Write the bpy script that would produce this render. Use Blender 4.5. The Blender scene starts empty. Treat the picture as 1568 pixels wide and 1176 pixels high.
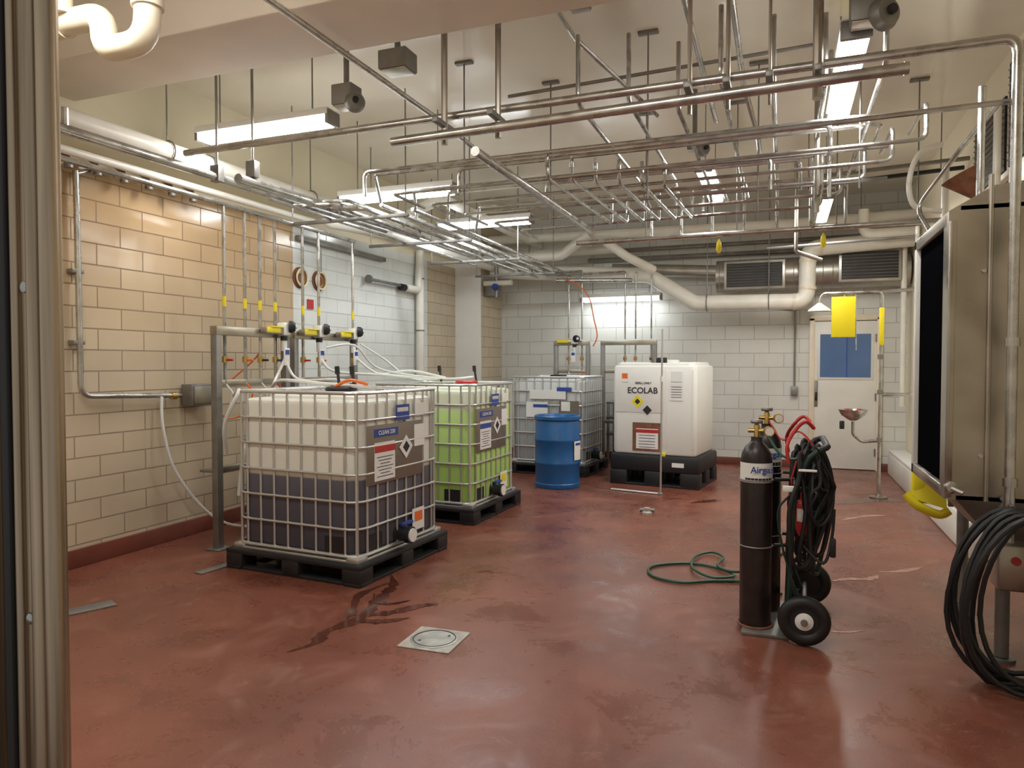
import bpy, bmesh, math, random
from mathutils import Vector, Matrix, Euler
random.seed(7)
SC = bpy.context.scene
COL = SC.collection
try:
    SC.view_settings.view_transform = 'Standard'
    SC.view_settings.exposure = 0.17
except Exception:
    pass

# ------------------------------------------------------------------ materials
def base_mat(name, col, rough=0.5, metal=0.0, var=0.0, vscale=4.0, bump=0.0, bscale=40.0, rvar=0.0, stretch=None, spec=None):
    m = bpy.data.materials.new(name); m.use_nodes = True
    nt = m.node_tree; N = nt.nodes; Lk = nt.links
    b = N['Principled BSDF']
    b.inputs['Base Color'].default_value = (*col, 1)
    b.inputs['Roughness'].default_value = rough
    b.inputs['Metallic'].default_value = metal
    if spec is not None: b.inputs['Specular IOR Level'].default_value = spec
    tc = N.new('ShaderNodeTexCoord'); src = tc.outputs['Object']
    if stretch:
        mp = N.new('ShaderNodeMapping'); mp.inputs['Scale'].default_value = stretch; Lk.new(src, mp.inputs[0]); src = mp.outputs[0]
    if var > 0 or rvar > 0:
        n = N.new('ShaderNodeTexNoise'); n.inputs['Scale'].default_value = vscale; n.inputs['Detail'].default_value = 2
        Lk.new(src, n.inputs['Vector'])
        if var > 0:
            r = N.new('ShaderNodeMapRange'); r.inputs[1].default_value = .3; r.inputs[2].default_value = .7
            r.inputs[3].default_value = 1 - var; r.inputs[4].default_value = 1 + var
            Lk.new(n.outputs['Fac'], r.inputs[0])
            mx = N.new('ShaderNodeVectorMath'); mx.operation = 'SCALE'
            mx.inputs[0].default_value = col
            Lk.new(r.outputs[0], mx.inputs['Scale']); Lk.new(mx.outputs[0], b.inputs['Base Color'])
        if rvar > 0:
            r2 = N.new('ShaderNodeMapRange'); r2.inputs[1].default_value = .3; r2.inputs[2].default_value = .7
            r2.inputs[3].default_value = max(0.02, rough - rvar); r2.inputs[4].default_value = rough + rvar
            Lk.new(n.outputs['Fac'], r2.inputs[0]); Lk.new(r2.outputs[0], b.inputs['Roughness'])
    if bump > 0:
        n2 = N.new('ShaderNodeTexNoise'); n2.inputs['Scale'].default_value = bscale; n2.inputs['Detail'].default_value = 1
        Lk.new(tc.outputs['Object'], n2.inputs['Vector'])
        bp = N.new('ShaderNodeBump'); bp.inputs['Strength'].default_value = bump; bp.inputs['Distance'].default_value = .01
        Lk.new(n2.outputs['Fac'], bp.inputs['Height']); Lk.new(bp.outputs[0], b.inputs['Normal'])
    return m

def emit_mat(name, col, s):
    m = bpy.data.materials.new(name); m.use_nodes = True
    b = m.node_tree.nodes['Principled BSDF']
    b.inputs['Base Color'].default_value = (.9, .9, .9, 1)
    b.inputs['Emission Color'].default_value = (*col, 1)
    b.inputs['Emission Strength'].default_value = s
    return m

def brick_mat(name, c1, c2, mortar, bw, bh, axis, rough=0.3, warm_light=None):
    m = bpy.data.materials.new(name); m.use_nodes = True
    nt = m.node_tree; N = nt.nodes; Lk = nt.links; b = N['Principled BSDF']
    tc = N.new('ShaderNodeTexCoord'); sp = N.new('ShaderNodeSeparateXYZ'); cb = N.new('ShaderNodeCombineXYZ')
    Lk.new(tc.outputs['Object'], sp.inputs[0])
    Lk.new(sp.outputs['Y' if axis == 'X' else 'X'], cb.inputs['X']); Lk.new(sp.outputs['Z'], cb.inputs['Y'])
    br = N.new('ShaderNodeTexBrick')
    br.inputs['Color1'].default_value = (*c1, 1); br.inputs['Color2'].default_value = (*c2, 1); br.inputs['Mortar'].default_value = (*mortar, 1)
    br.inputs['Scale'].default_value = 1.0; br.inputs['Brick Width'].default_value = bw; br.inputs['Row Height'].default_value = bh
    br.inputs['Mortar Size'].default_value = .0055; br.inputs['Mortar Smooth'].default_value = .3
    Lk.new(cb.outputs[0], br.inputs['Vector'])
    n = N.new('ShaderNodeTexNoise'); n.inputs['Scale'].default_value = 1.3; n.inputs['Detail'].default_value = 4
    Lk.new(tc.outputs['Object'], n.inputs['Vector'])
    mr = N.new('ShaderNodeMapRange'); mr.inputs[1].default_value = .3; mr.inputs[2].default_value = .7
    mr.inputs[3].default_value = .87; mr.inputs[4].default_value = 1.05
    Lk.new(n.outputs['Fac'], mr.inputs[0])
    vs = N.new('ShaderNodeVectorMath'); vs.operation = 'SCALE'
    Lk.new(br.outputs['Color'], vs.inputs[0]); Lk.new(mr.outputs[0], vs.inputs['Scale'])
    out = vs.outputs[0]
    if warm_light:  # height tint that paints lamplight into the block colour
        z0, z1, gc = warm_light
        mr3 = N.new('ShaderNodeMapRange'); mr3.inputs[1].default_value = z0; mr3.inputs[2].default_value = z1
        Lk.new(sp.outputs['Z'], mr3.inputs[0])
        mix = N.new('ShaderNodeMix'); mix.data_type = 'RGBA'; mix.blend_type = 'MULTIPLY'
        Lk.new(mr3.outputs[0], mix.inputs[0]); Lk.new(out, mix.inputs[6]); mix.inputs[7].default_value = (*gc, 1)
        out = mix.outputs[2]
    Lk.new(out, b.inputs['Base Color'])
    mr2 = N.new('ShaderNodeMapRange'); mr2.inputs[3].default_value = rough; mr2.inputs[4].default_value = .7
    Lk.new(br.outputs['Fac'], mr2.inputs[0]); Lk.new(mr2.outputs[0], b.inputs['Roughness'])
    bp = N.new('ShaderNodeBump'); bp.invert = True; bp.inputs['Strength'].default_value = .6; bp.inputs['Distance'].default_value = .006
    Lk.new(br.outputs['Fac'], bp.inputs['Height']); Lk.new(bp.outputs[0], b.inputs['Normal'])
    return m

M = {}
M['tan'] = brick_mat('glazed_tan_block', (.64, .53, .39), (.58, .475, .34), (.32, .25, .18), .40, .155, 'X', .16, warm_light=(1.4, 2.6, (.93, .78, .60)))  # warm lamplight on the upper wall is multiplied into the colour
M['white_l'] = brick_mat('painted_white_block_side', (.78, .80, .78), (.75, .77, .75), (.60, .61, .57), .40, .155, 'X', .18)
M['white_b'] = brick_mat('painted_white_block_back', (.74, .735, .69), (.71, .705, .66), (.50, .49, .45), .40, .20, 'Y', .3)
M['tan_b'] = brick_mat('tan_block_back', (.64, .54, .39), (.60, .50, .36), (.40, .32, .23), .40, .155, 'X', .3)
M['plaster'] = base_mat('cream_plaster', (.84, .77, .58), .4, var=.04, vscale=1.5)
M['ceil'] = base_mat('ceiling_paint', (.85, .79, .67), .15, var=.05, vscale=1.2, bump=.4, bscale=2.5)
M['beamc'] = base_mat('beam_paint', (.78, .69, .59), .5, var=.05, vscale=2)
M['base'] = base_mat('baseboard_red', (.17, .05, .035), .4, var=.15)
M['steel'] = base_mat('stainless_steel', (.50, .495, .475), .28, .92, var=.2, vscale=9, rvar=.08)
M['steel2'] = base_mat('brushed_steel', (.42, .385, .33), .36, .95, var=.25, vscale=3, rvar=.1)
M['jamb'] = base_mat('brushed_jamb_steel', (.42, .335, .24), .36, .85, var=.35, vscale=2.5, rvar=.08, stretch=(30, 30, .8))
M['dsteel'] = base_mat('dull_galvanised', (.26, .25, .235), .5, .7, var=.2, vscale=6)
M['cage'] = base_mat('galvanised_cage', (.64, .64, .63), .35, .75)
M['pvc'] = base_mat('white_pipe_jacket', (.80, .77, .69), .35, var=.06, vscale=5)
M['pvcb'] = base_mat('beige_pvc', (.76, .67, .52), .35, var=.06, vscale=5)
M['white'] = base_mat('white_plastic', (.82, .81, .78), .35, var=.03)
M['door'] = base_mat('door_paint', (.76, .74, .68), .4, var=.04)
M['black'] = base_mat('black_plastic', (.012, .012, .014), .5)
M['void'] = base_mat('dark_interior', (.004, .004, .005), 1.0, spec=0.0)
M['rubber'] = base_mat('black_rubber', (.010, .010, .011), .5)
M['cylp'] = base_mat('cylinder_paint_dark', (.020, .013, .013), .35, var=.4, vscale=12)
M['yellow'] = base_mat('yellow_plastic', (.85, .70, .02), .4)
M['red'] = base_mat('red_plastic', (.50, .03, .03), .35)
M['orange'] = base_mat('orange_hose', (.80, .17, .03), .4)
M['blue'] = base_mat('blue_hdpe', (.013, .10, .29), .35, var=.08, vscale=6)
M['lblue'] = base_mat('label_blue', (.03, .07, .34), .5)
M['green'] = base_mat('green_rubber', (.016, .08, .042), .45)
M['dgreen'] = base_mat('dark_green_frame', (.007, .026, .019), .45, var=.3)
M['brass'] = base_mat('brass', (.6, .42, .15), .3, 1.0)
M['rust'] = base_mat('rusty_iron', (.20, .075, .04), .7, var=.3, vscale=20)
M['glass'] = base_mat('blue_film_window', (.11, .19, .37), .12, var=.08, vscale=3)
M['paper'] = base_mat('label_paper', (.82, .82, .80), .5)
M['ink'] = base_mat('ink', (.02, .02, .03), .6)
M['plate'] = base_mat('label_backplate', (.24, .20, .17), .45, .5)
M['grille'] = base_mat('grille_dark', (.03, .03, .03), .5, .3)
M['duct'] = base_mat('spiral_duct_metal', (.46, .44, .40), .35, .85, var=.15, vscale=5)
M['tube'] = base_mat('clear_white_tubing', (.76, .76, .74), .25)
M['tube_em'] = emit_mat('fluorescent_tube_glow', (1, .99, .96), 12)
M['tube_cool'] = emit_mat('fluorescent_cool_glow', (.91, .97, 1), 12)
M['tube_low'] = emit_mat('fluorescent_wall_glow', (.90, .97, 1), 4)
M['concrete'] = base_mat('pale_concrete', (.42, .40, .36), .6, var=.25, vscale=15)
M['lid'] = base_mat('drain_lid_metal', (.40, .39, .36), .4, .5, var=.25, vscale=12)
M['wet'] = base_mat('wet_floor_patch', (.088, .027, .017), .12, var=.3, vscale=10)
M['scuff_sheen'] = base_mat('pale_scuff_sheen', (.38, .20, .145), .3, var=.3, vscale=14)  # pale streaks: scuffed floor paint, with wet sheen put into the colour
M['ltank'] = base_mat('natural_poly_tank', (.81, .81, .77), .35)

def liquid_mat(name, low, high, level, soft=.006, low2=None):
    m = bpy.data.materials.new(name); m.use_nodes = True
    nt = m.node_tree; N = nt.nodes; Lk = nt.links; b = N['Principled BSDF']
    tc = N.new('ShaderNodeTexCoord'); sp = N.new('ShaderNodeSeparateXYZ'); Lk.new(tc.outputs['Object'], sp.inputs[0])
    cr = N.new('ShaderNodeValToRGB'); mr = N.new('ShaderNodeMapRange')
    mr.inputs[1].default_value = 0; mr.inputs[2].default_value = 1.3
    Lk.new(sp.outputs['Z'], mr.inputs[0]); Lk.new(mr.outputs[0], cr.inputs[0])
    e = cr.color_ramp.elements
    e[0].position = 0.0; e[0].color = (*(low2 or low), 1)
    e[1].position = 1.0; e[1].color = (*high, 1)
    a = e.new((level - soft) / 1.3); a.color = (*low, 1)
    a = e.new((level + soft) / 1.3); a.color = (*[h * .93 for h in high], 1)
    Lk.new(cr.outputs[0], b.inputs['Base Color'])
    b.inputs['Roughness'].default_value = .32
    return m
M['liq1'] = liquid_mat('bottle_grey_liquid', (.115, .115, .145), (.78, .77, .70), .68, low2=(.04, .038, .055))
M['liq2'] = liquid_mat('bottle_green_liquid', (.54, .76, .27), (.78, .83, .66), 1.03, soft=.03, low2=(.38, .66, .12))
M['liq3'] = liquid_mat('bottle_clear_liquid', (.42, .45, .46), (.62, .64, .63), .95, low2=(.30, .32, .34))

def floor_mat():
    m = bpy.data.materials.new('red_epoxy_floor'); m.use_nodes = True
    nt = m.node_tree; N = nt.nodes; Lk = nt.links; b = N['Principled BSDF']
    tc = N.new('ShaderNodeTexCoord')
    def noise(sc, det, rg=.6, dist=0):
        n = N.new('ShaderNodeTexNoise'); n.inputs['Scale'].default_value = sc; n.inputs['Detail'].default_value = det; n.inputs['Roughness'].default_value = rg; n.inputs['Distortion'].default_value = dist
        Lk.new(tc.outputs['Object'], n.inputs['Vector']); return n
    n1 = noise(.9, 5, .62); n2 = noise(2.4, 6, .72, .5); n3 = noise(110, 1); n5 = noise(7, 5, .75, .9)
    c1 = N.new('ShaderNodeValToRGB'); e = c1.color_ramp.elements
    e[0].position = .32; e[0].color = (.135, .042, .026, 1); e[1].position = .68; e[1].color = (.255, .086, .053, 1)
    Lk.new(n1.outputs['Fac'], c1.inputs[0])
    def mixc(fac_src, p0, p1, mx, col, prev):
        r = N.new('ShaderNodeMapRange'); r.inputs[1].default_value = p0; r.inputs[2].default_value = p1; r.inputs[3].default_value = 0; r.inputs[4].default_value = mx
        Lk.new(fac_src, r.inputs[0])
        x = N.new('ShaderNodeMix'); x.data_type = 'RGBA'; Lk.new(r.outputs[0], x.inputs[0]); Lk.new(prev, x.inputs[6]); x.inputs[7].default_value = (*col, 1)
        return x.outputs[2]
    o = mixc(n2.outputs['Fac'], .54, .74, .40, (.36, .19, .14), c1.outputs[0])
    o = mixc(n2.outputs['Fac'], .46, .28, .5, (.095, .036, .028), o)
    o = mixc(n5.outputs['Fac'], .61, .76, .45, (.42, .25, .19), o)
    c3 = N.new('ShaderNodeMapRange'); c3.inputs[1].default_value = .3; c3.inputs[2].default_value = .7; c3.inputs[3].default_value = .88; c3.inputs[4].default_value = 1.10
    Lk.new(n3.outputs['Fac'], c3.inputs[0])
    vs = N.new('ShaderNodeVectorMath'); vs.operation = 'SCALE'
    Lk.new(o, vs.inputs[0]); Lk.new(c3.outputs[0], vs.inputs['Scale']); Lk.new(vs.outputs[0], b.inputs['Base Color'])
    r = N.new('ShaderNodeMapRange'); r.inputs[1].default_value = .35; r.inputs[2].default_value = .65; r.inputs[3].default_value = .20; r.inputs[4].default_value = .46
    Lk.new(n2.outputs['Fac'], r.inputs[0]); Lk.new(r.outputs[0], b.inputs['Roughness'])
    b.inputs['Specular IOR Level'].default_value = .45
    return m
M['floor'] = floor_mat()

# ------------------------------------------------------------------ mesh builder
def fillet_path(pts, R, n=5):
    pts = [Vector(p) for p in pts]
    if len(pts) < 3 or R <= 0: return pts
    out = [pts[0]]
    for i in range(1, len(pts) - 1):
        a, b, c = pts[i - 1], pts[i], pts[i + 1]
        d1 = (a - b); d2 = (c - b); l1 = d1.length; l2 = d2.length
        if l1 < 1e-6 or l2 < 1e-6: continue
        d1.normalize(); d2.normalize()
        ang = d1.angle(d2)
        if ang > 3.1: out.append(b); continue
        d = min(R / math.tan(ang / 2), l1 * .49, l2 * .49)
        p0 = b + d1 * d; p2 = b + d2 * d
        for k in range(n + 1):
            s = k / n
            out.append((p0 * (1 - s) ** 2) + (b * 2 * s * (1 - s)) + (p2 * s ** 2))
    out.append(pts[-1])
    return out

def smooth_path(pts, n=6, closed=False):
    P = [Vector(p) for p in pts]; out = []
    L = len(P)
    for i in range(L if closed else L - 1):
        if closed: a, b, c, d = P[i - 1], P[i], P[(i + 1) % L], P[(i + 2) % L]
        else: a, b, c, d = P[max(i - 1, 0)], P[i], P[i + 1], P[min(i + 2, L - 1)]
        for k in range(n):
            t = k / n
            out.append(.5 * ((2 * b) + (c - a) * t + (2 * a - 5 * b + 4 * c - d) * t * t + (3 * b - a - 3 * c + d) * t ** 3))
    if not closed: out.append(P[-1])
    return out

class B:
    def __init__(s): s.v = []; s.f = []; s.m = []; s.mats = []
    def mi(s, k):
        if k not in s.mats: s.mats.append(k)
        return s.mats.index(k)
    def add(s, vs, fs, k):
        o = len(s.v); s.v += [tuple(v) for v in vs]; i = s.mi(k)
        for f in fs: s.f.append(tuple(o + j for j in f)); s.m.append(i)
    def box(s, c, d, k, bev=0.0, rot=None, seg=2):
        bm = bmesh.new(); bmesh.ops.create_cube(bm, size=1)
        for v in bm.verts: v.co = Vector((v.co.x * d[0], v.co.y * d[1], v.co.z * d[2]))
        if bev > 0: bmesh.ops.bevel(bm, geom=list(bm.edges), offset=bev, segments=seg, affect='EDGES', profile=.5)
        R = Euler(rot).to_matrix() if rot else None
        bm.verts.index_update()
        vs = [((R @ v.co) if R else v.co) + Vector(c) for v in bm.verts]
        s.add(vs, [[v.index for v in f.verts] for f in bm.faces], k); bm.free()
    def rbox(s, c, d, k, rv, bev=.02, seg=6):
        rings = []
        hz = d[2] / 2
        prof = [(-hz, bev), (-hz + bev * .3, bev * .3), (-hz + bev, 0), (hz - bev, 0), (hz - bev * .3, bev * .3), (hz, bev)]
        for z, ins in prof:
            rings.append([(c[0] + x, c[1] + y, c[2] + z) for x, y in s.rr(d[0] - 2 * ins, d[1] - 2 * ins, max(rv - ins, .01), seg)])
        n = len(rings[0]); vs = [p for r in rings for p in r]; fs = []
        for i in range(len(rings) - 1):
            for j in range(n): fs.append((i * n + j, i * n + (j + 1) % n, (i + 1) * n + (j + 1) % n, (i + 1) * n + j))
        fs.append(tuple(range(n))[::-1]); fs.append(tuple((len(rings) - 1) * n + j for j in range(n)))
        s.add(vs, fs, k)
    @staticmethod
    def rr(w, h, r, seg=6):
        out = []
        for cx, cy, a0 in ((w / 2 - r, h / 2 - r, 0), (-w / 2 + r, h / 2 - r, 90), (-w / 2 + r, -h / 2 + r, 180), (w / 2 - r, -h / 2 + r, 270)):
            for i in range(seg + 1):
                a = math.radians(a0 + 90 * i / seg); out.append((cx + r * math.cos(a), cy + r * math.sin(a)))
        return out
    def tube(s, pts, r, k, seg=10, R=0.0, closed=False, cap=True):
        P = fillet_path(pts, R) if not closed else [Vector(p) for p in pts]
        Q = [P[0]]
        for p in P[1:]:
            if (p - Q[-1]).length > 1e-5: Q.append(p)
        P = Q; n = len(P)
        if n < 2: return
        T = []
        for i in range(n):
            if closed: t = P[(i + 1) % n] - P[i - 1]
            elif i == 0: t = P[1] - P[0]
            elif i == n - 1: t = P[-1] - P[-2]
            else: t = (P[i + 1] - P[i]).normalized() + (P[i] - P[i - 1]).normalized()
            T.append(t.normalized())
        up = Vector((0, 0, 1)) if abs(T[0].z) < .9 else Vector((1, 0, 0))
        nrm = T[0].cross(up).normalized(); vs = []
        for i in range(n):
            if i > 0:
                q = T[i - 1].rotation_difference(T[i]); nrm = (q @ nrm).normalized()
            b = T[i].cross(nrm)
            for j in range(seg):
                a = 2 * math.pi * j / seg
                vs.append(P[i] + (nrm * math.cos(a) + b * math.sin(a)) * r)
        fs = []
        for i in range(n if closed else n - 1):
            i2 = (i + 1) % n
            for j in range(seg): fs.append((i * seg + j, i * seg + (j + 1) % seg, i2 * seg + (j + 1) % seg, i2 * seg + j))
        if cap and not closed: fs.append(tuple(range(seg))[::-1]); fs.append(tuple((n - 1) * seg + j for j in range(seg)))
        s.add(vs, fs, k)
    def cyl(s, a, b, r, k, seg=20): s.tube([a, b], r, k, seg=seg)
    def lathe(s, prof, c, k, axis=(0, 0, 1), seg=28):
        q = Vector((0, 0, 1)).rotation_difference(Vector(axis).normalized()); vs = []
        for r, z in prof:
            for j in range(seg):
                a = 2 * math.pi * j / seg
                vs.append(Vector(c) + q @ Vector((max(r, .0004) * math.cos(a), max(r, .0004) * math.sin(a), z)))
        fs = []; n = len(prof)
        for i in range(n - 1):
            for j in range(seg): fs.append((i * seg + j, i * seg + (j + 1) % seg, (i + 1) * seg + (j + 1) % seg, (i + 1) * seg + j))
        fs.append(tuple(range(seg))[::-1]); fs.append(tuple((n - 1) * seg + j for j in range(seg)))
        s.add(vs, fs, k)
    def torus(s, c, R, r, k, axis=(0, 0, 1), seg=24, rs=8):
        q = Vector((0, 0, 1)).rotation_difference(Vector(axis).normalized())
        s.tube([Vector(c) + q @ Vector((R * math.cos(2 * math.pi * i / seg), R * math.sin(2 * math.pi * i / seg), 0)) for i in range(seg)], r, k, seg=rs, closed=True)
    def text(s, t, c, size, k, rot=(0, 0, 0)):
        cu = bpy.data.curves.new('tmp', 'FONT'); cu.body = t; cu.size = size; cu.extrude = .0008; cu.align_x = 'CENTER'; cu.align_y = 'CENTER'; cu.offset = size * .012
        o = bpy.data.objects.new('tmp', cu); COL.objects.link(o)
        me = bpy.data.meshes.new_from_object(o.evaluated_get(bpy.context.evaluated_depsgraph_get()))
        R = Euler(rot).to_matrix()
        s.add([R @ v.co + Vector(c) for v in me.vertices], [list(p.vertices) for p in me.polygons], k)
        bpy.data.objects.remove(o); bpy.data.meshes.remove(me); bpy.data.curves.remove(cu)
    def obj(s, name, loc=(0, 0, 0), rz=0.0, parent=None, smooth=True):
        me = bpy.data.meshes.new(name); me.from_pydata(s.v, [], s.f)
        for k in s.mats: me.materials.append(M[k])
        me.polygons.foreach_set('material_index', s.m)
        if smooth:
            me.polygons.foreach_set('use_smooth', [True] * len(s.f))
            try: me.set_sharp_from_angle(angle=math.radians(38))
            except Exception: pass
        me.update()
        o = bpy.data.objects.new(name, me); COL.objects.link(o)
        o.location = loc; o.rotation_euler = (0, 0, rz)
        if parent: o.parent = parent
        return o

# ------------------------------------------------------------------ room shell
XL, XR, YB, ZC = -4.7, 1.53, 10.75, 3.75
b = B(); b.box(((XL + XR) / 2, 4.9, -.05), (XR - XL + .4, 12.2, .1), 'floor'); b.obj('floor', smooth=False)
b = B(); b.box(((XL + XR) / 2, 5.8, ZC + .05), (XR - XL + .4, 10.6, .1), 'ceil'); b.obj('ceiling', smooth=False)
b = B()
def wseg(y0, y1, mat):
    b.box((XL - .1, (y0 + y1) / 2, 1.45), (.2, y1 - y0, 2.9), mat)
wseg(.7, 6.03, 'tan'); wseg(6.03, 8.96, 'white_l'); wseg(8.96, 9.9, 'tan_b')
b.box((XL - .1, 5.3, (2.9 + ZC) / 2), (.2, 9.2, ZC - 2.9), 'plaster')
b.box((-4.49, 10.37, ZC / 2), (.42, .95, ZC), 'tan_b')
b.box((-4.49, 9.89, ZC / 2), (.422, .02, ZC), 'white')  # white skin paints in the lit front face of the jog
b.obj('wall_left', smooth=False)
b = B(); b.box(((XL + XR) / 2, YB + .1, ZC / 2), (XR - XL + .4, .2, ZC), 'white_b'); b.obj('wall_back', smooth=False)
b = B(); b.box((XR + .1, 5.8, ZC / 2), (.2, 10.1, ZC), 'plaster'); b.obj('wall_right', smooth=False)
b = B()
b.box(((XL - 1.27) / 2 - .1, .82, ZC / 2), (abs(XL) - 1.27 + .2, .2, ZC), 'plaster')
b.box(((.8 + XR) / 2 + .05, .82, ZC / 2), (XR - .8 + .1, .2, ZC), 'plaster')
b.box((-.235, .82, (2.55 + ZC) / 2), (2.07, .2, ZC - 2.55), 'plaster')
b.obj('wall_front', smooth=False)
b = B(); b.box((-1.6, 3.38, 3.525), (6.2, .54, .45), 'beamc', .01); b.obj('ceiling_beam', smooth=False)
b = B(); b.box((-4.685, 5.3, .065), (.03, 9.2, .13), 'base', .006); b.obj('baseboard_left')
b = B(); b.box((-2.0, YB - .015, .05), (4.54, .03, .10), 'base', .006); b.box((1.38, YB - .015, .05), (.3, .03, .1), 'base', .006); b.obj('baseboard_back')
b = B(); b.box((1.41, 8.3, .14), (.24, 4.4, .28), 'door', .02); b.box((1.40, 8.3, .3), (.2, 4.4, .04), 'white', .01); b.obj('trim_right')

# doorway jamb (stainless) seen at the left edge
b = B()
b.box((-1.150, .715, 1.24), (.39, .010, 2.48), 'jamb', .003)
b.box((-1.053, .704, 1.24), (.016, .014, 2.48), 'grille', .003)
b.box((-1.12, .700, 1.24), (.085, .03, 2.48), 'jamb', .010)
b.tube([(-.995, .707, .0), (-.995, .707, 2.48)], .012, 'jamb', 14)
b.tube([(-.965, .706, .0), (-.965, .706, 2.48)], .013, 'jamb', 14)
b.tube([(-1.036, .707, .0), (-1.036, .707, 2.48)], .007, 'jamb', 12)
for z in (.35, 1.08, 1.56, 2.1):
    b.lathe([(.009, 0), (.008, .004), (.004, .006), (0, .006)], (-1.018, .709, z), 'steel', axis=(0, -1, 0), seg=14)
b.box((-.24, .712, 2.52), (2.2, .03, .14), 'jamb', .003)
b.box((.80, .715, 1.24), (.10, .03, 2.48), 'jamb', .003)
b.obj('door_frame')

# back door
b = B()
x0, x1, zt = .33, 1.23, 2.08
for x in (x0 + .03, x1 - .03): b.box((x, YB - .03, zt / 2), (.07, .06, zt), 'pvcb', .006)
b.box(((x0 + x1) / 2, YB - .03, zt), (x1 - x0 + .01, .06, .08), 'pvcb', .006)
b.box(((x0 + x1) / 2, YB - .02, 1.02), (x1 - x0 - .12, .035, 2.02), 'door', .004)
b.box((.78, YB - .038, 1.56), (.70, .02, .66), 'door', .008)
b.box((.78, YB - .046, 1.56), (.63, .012, .59), 'glass')
b.box((.80, YB - .052, 1.56), (.012, .006, .59), 'lblue')
b.box((.415, YB - .045, 1.04), (.05, .02, .36), 'dsteel', .005)
b.box((.42, YB - .065, 1.0), (.03, .03, .12), 'black', .008)
for z in (.25, 1.0, 1.8): b.cyl((x1 - .07, YB - .05, z - .05), (x1 - .07, YB - .05, z + .05), .012, 'dsteel', 8)
b.obj('door_1')

# ------------------------------------------------------------------ IBC totes
def ibc(name, loc, rz, w, d, h, liq, labels=0, cap='black', capoff=(0, 0)):
    b = B(); zb = .17
    for ix in (-1, 0, 1):
        for iy in (-1, 0, 1):
            b.box((ix * (w / 2 - .075), iy * (d / 2 - .075), .065), (.15, .15, .10), 'black', .012)
    for iy in (-1, 0, 1): b.box((0, iy * (d / 2 - .075), .012), (w, .13, .024), 'black', .006)
    for ix in (-1, 1): b.box((ix * (w / 2 - .07), 0, .012), (.13, d, .024), 'black', .006)
    b.box((0, 0, .125), (w, d, .035), 'black', .01)
    b.box((0, 0, .15), (w - .08, d - .08, .02), 'cage', .006)
    bw, bd = w - .10, d - .10
    b.rbox((0, 0, (zb + h - .05) / 2), (bw - .03, bd - .03, h - .05 - zb), liq, .12, .035, 7)
    b.rbox((0, 0, h - .05), (bw * .72, bd * .72, .05), liq, .1, .015, 5)
    b.lathe([(.115, 0), (.115, .045), (.10, .055), (0, .055)], (capoff[0], capoff[1], h - .03), cap, seg=22)
    b.box((0, 0, h - .012), (bw - .02, .05, .012), 'cage', .004)
    def ring(z, r, ww=bw, dd=bd):
        b.tube([(x, y, z) for x, y in B.rr(ww, dd, .11, 5)], r, 'cage', 8, closed=True)
    nz = 7
    zs = [zb + .01 + (h - zb - .01) * i / (nz - 1) for i in range(nz)]
    for i, z in enumerate(zs): ring(z, .013 if i in (0, nz - 1) else .009)
    nx = 8
    for i in range(nx):
        x = -bw / 2 + .11 + (bw - .22) * i / (nx - 1)
        y = -bd / 2 + .11 + (bd - .22) * i / (nx - 1)
        for sgn in (-1, 1):
            b.tube([(x, sgn * (bd / 2 - .008), zb), (x, sgn * (bd / 2 - .008), h)], .0085, 'cage', 7)
            b.tube([(sgn * (bw / 2 - .008), y, zb), (sgn * (bw / 2 - .008), y, h)], .0085, 'cage', 7)
    for sx in (-1, 1):
        for sy in (-1, 1):
            q = .11 * (1 - .7071)
            b.tube([(sx * (bw / 2 - q), sy * (bd / 2 - q), .14), (sx * (bw / 2 - q), sy * (bd / 2 - q), h)], .012, 'cage', 8)
            b.box((sx * (w / 2 - .09), sy * (d / 2 - .09), .16), (.1, .1, .03), 'cage', .005)
    b.lathe([(.075, 0), (.075, .03), (.05, .04), (.05, .10), (.06, .10), (.06, .135), (0, .135)], (bw / 2 - .04, -.02, .235), 'black', axis=(1, 0, 0), seg=20)
    b.lathe([(.048, 0), (.048, .012), (0, .012)], (bw / 2 + .095, -.02, .235), 'paper', axis=(1, 0, 0), seg=20)
    b.box((bw / 2 + .02, .03, .305), (.03, .13, .025), 'lblue', .006)
    b.box((bw / 2 - .010, -bd / 2 + .20, .22), (.008, .16, .16), 'black')
    b.box((bw / 2 - .20, -bd / 2 + .010, .22), (.16, .008, .16), 'black')
    xf = bw / 2 + .003
    def lab(y, z, sy, sz, k): b.box((xf + .004, y, z), (.003, sy, sz), k)
    if labels >= 1:
        b.box((xf, -.08, h - .42), (.004, bd * .66, .40), 'plate', .001)
        lab(-.22, h - .47, .24, .26, 'paper')
        b.box((xf + .007, -.22, h - .385), (.002, .24, .045), 'red' if labels == 1 else 'lblue')
        for i in range(7): b.box((xf + .007, -.22, h - .44 - i * .022), (.002, .19 - .04 * (i % 3), .004), 'ink')
        lab(-.20, h - .275, .28, .055, 'lblue'); b.text('CLEAN 230', (xf + .008, -.20, h - .275), .04, 'paper', (math.pi / 2, 0, math.pi / 2))
        b.box((xf + .006, .04, h - .40), (.003, .12, .12), 'paper', rot=(math.pi / 4, 0, 0)); b.box((xf + .008, .04, h - .40), (.003, .06, .06), 'ink', rot=(math.pi / 4, 0, 0))
        lab(.22, h - .33, .14, .16, 'paper'); lab(.22, h - .14, .12, .09, 'paper'); lab(.0, h - .15, .17, .11, 'lblue'); lab(0, h - .13, .14, .03, 'paper')
        lab(.20, h - .95, .16, .16, 'paper'); b.box((xf + .008, .20, h - .93), (.002, .10, .07), 'orange' if labels == 1 else 'yellow')
    return b.obj(name, loc, rz)

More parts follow.
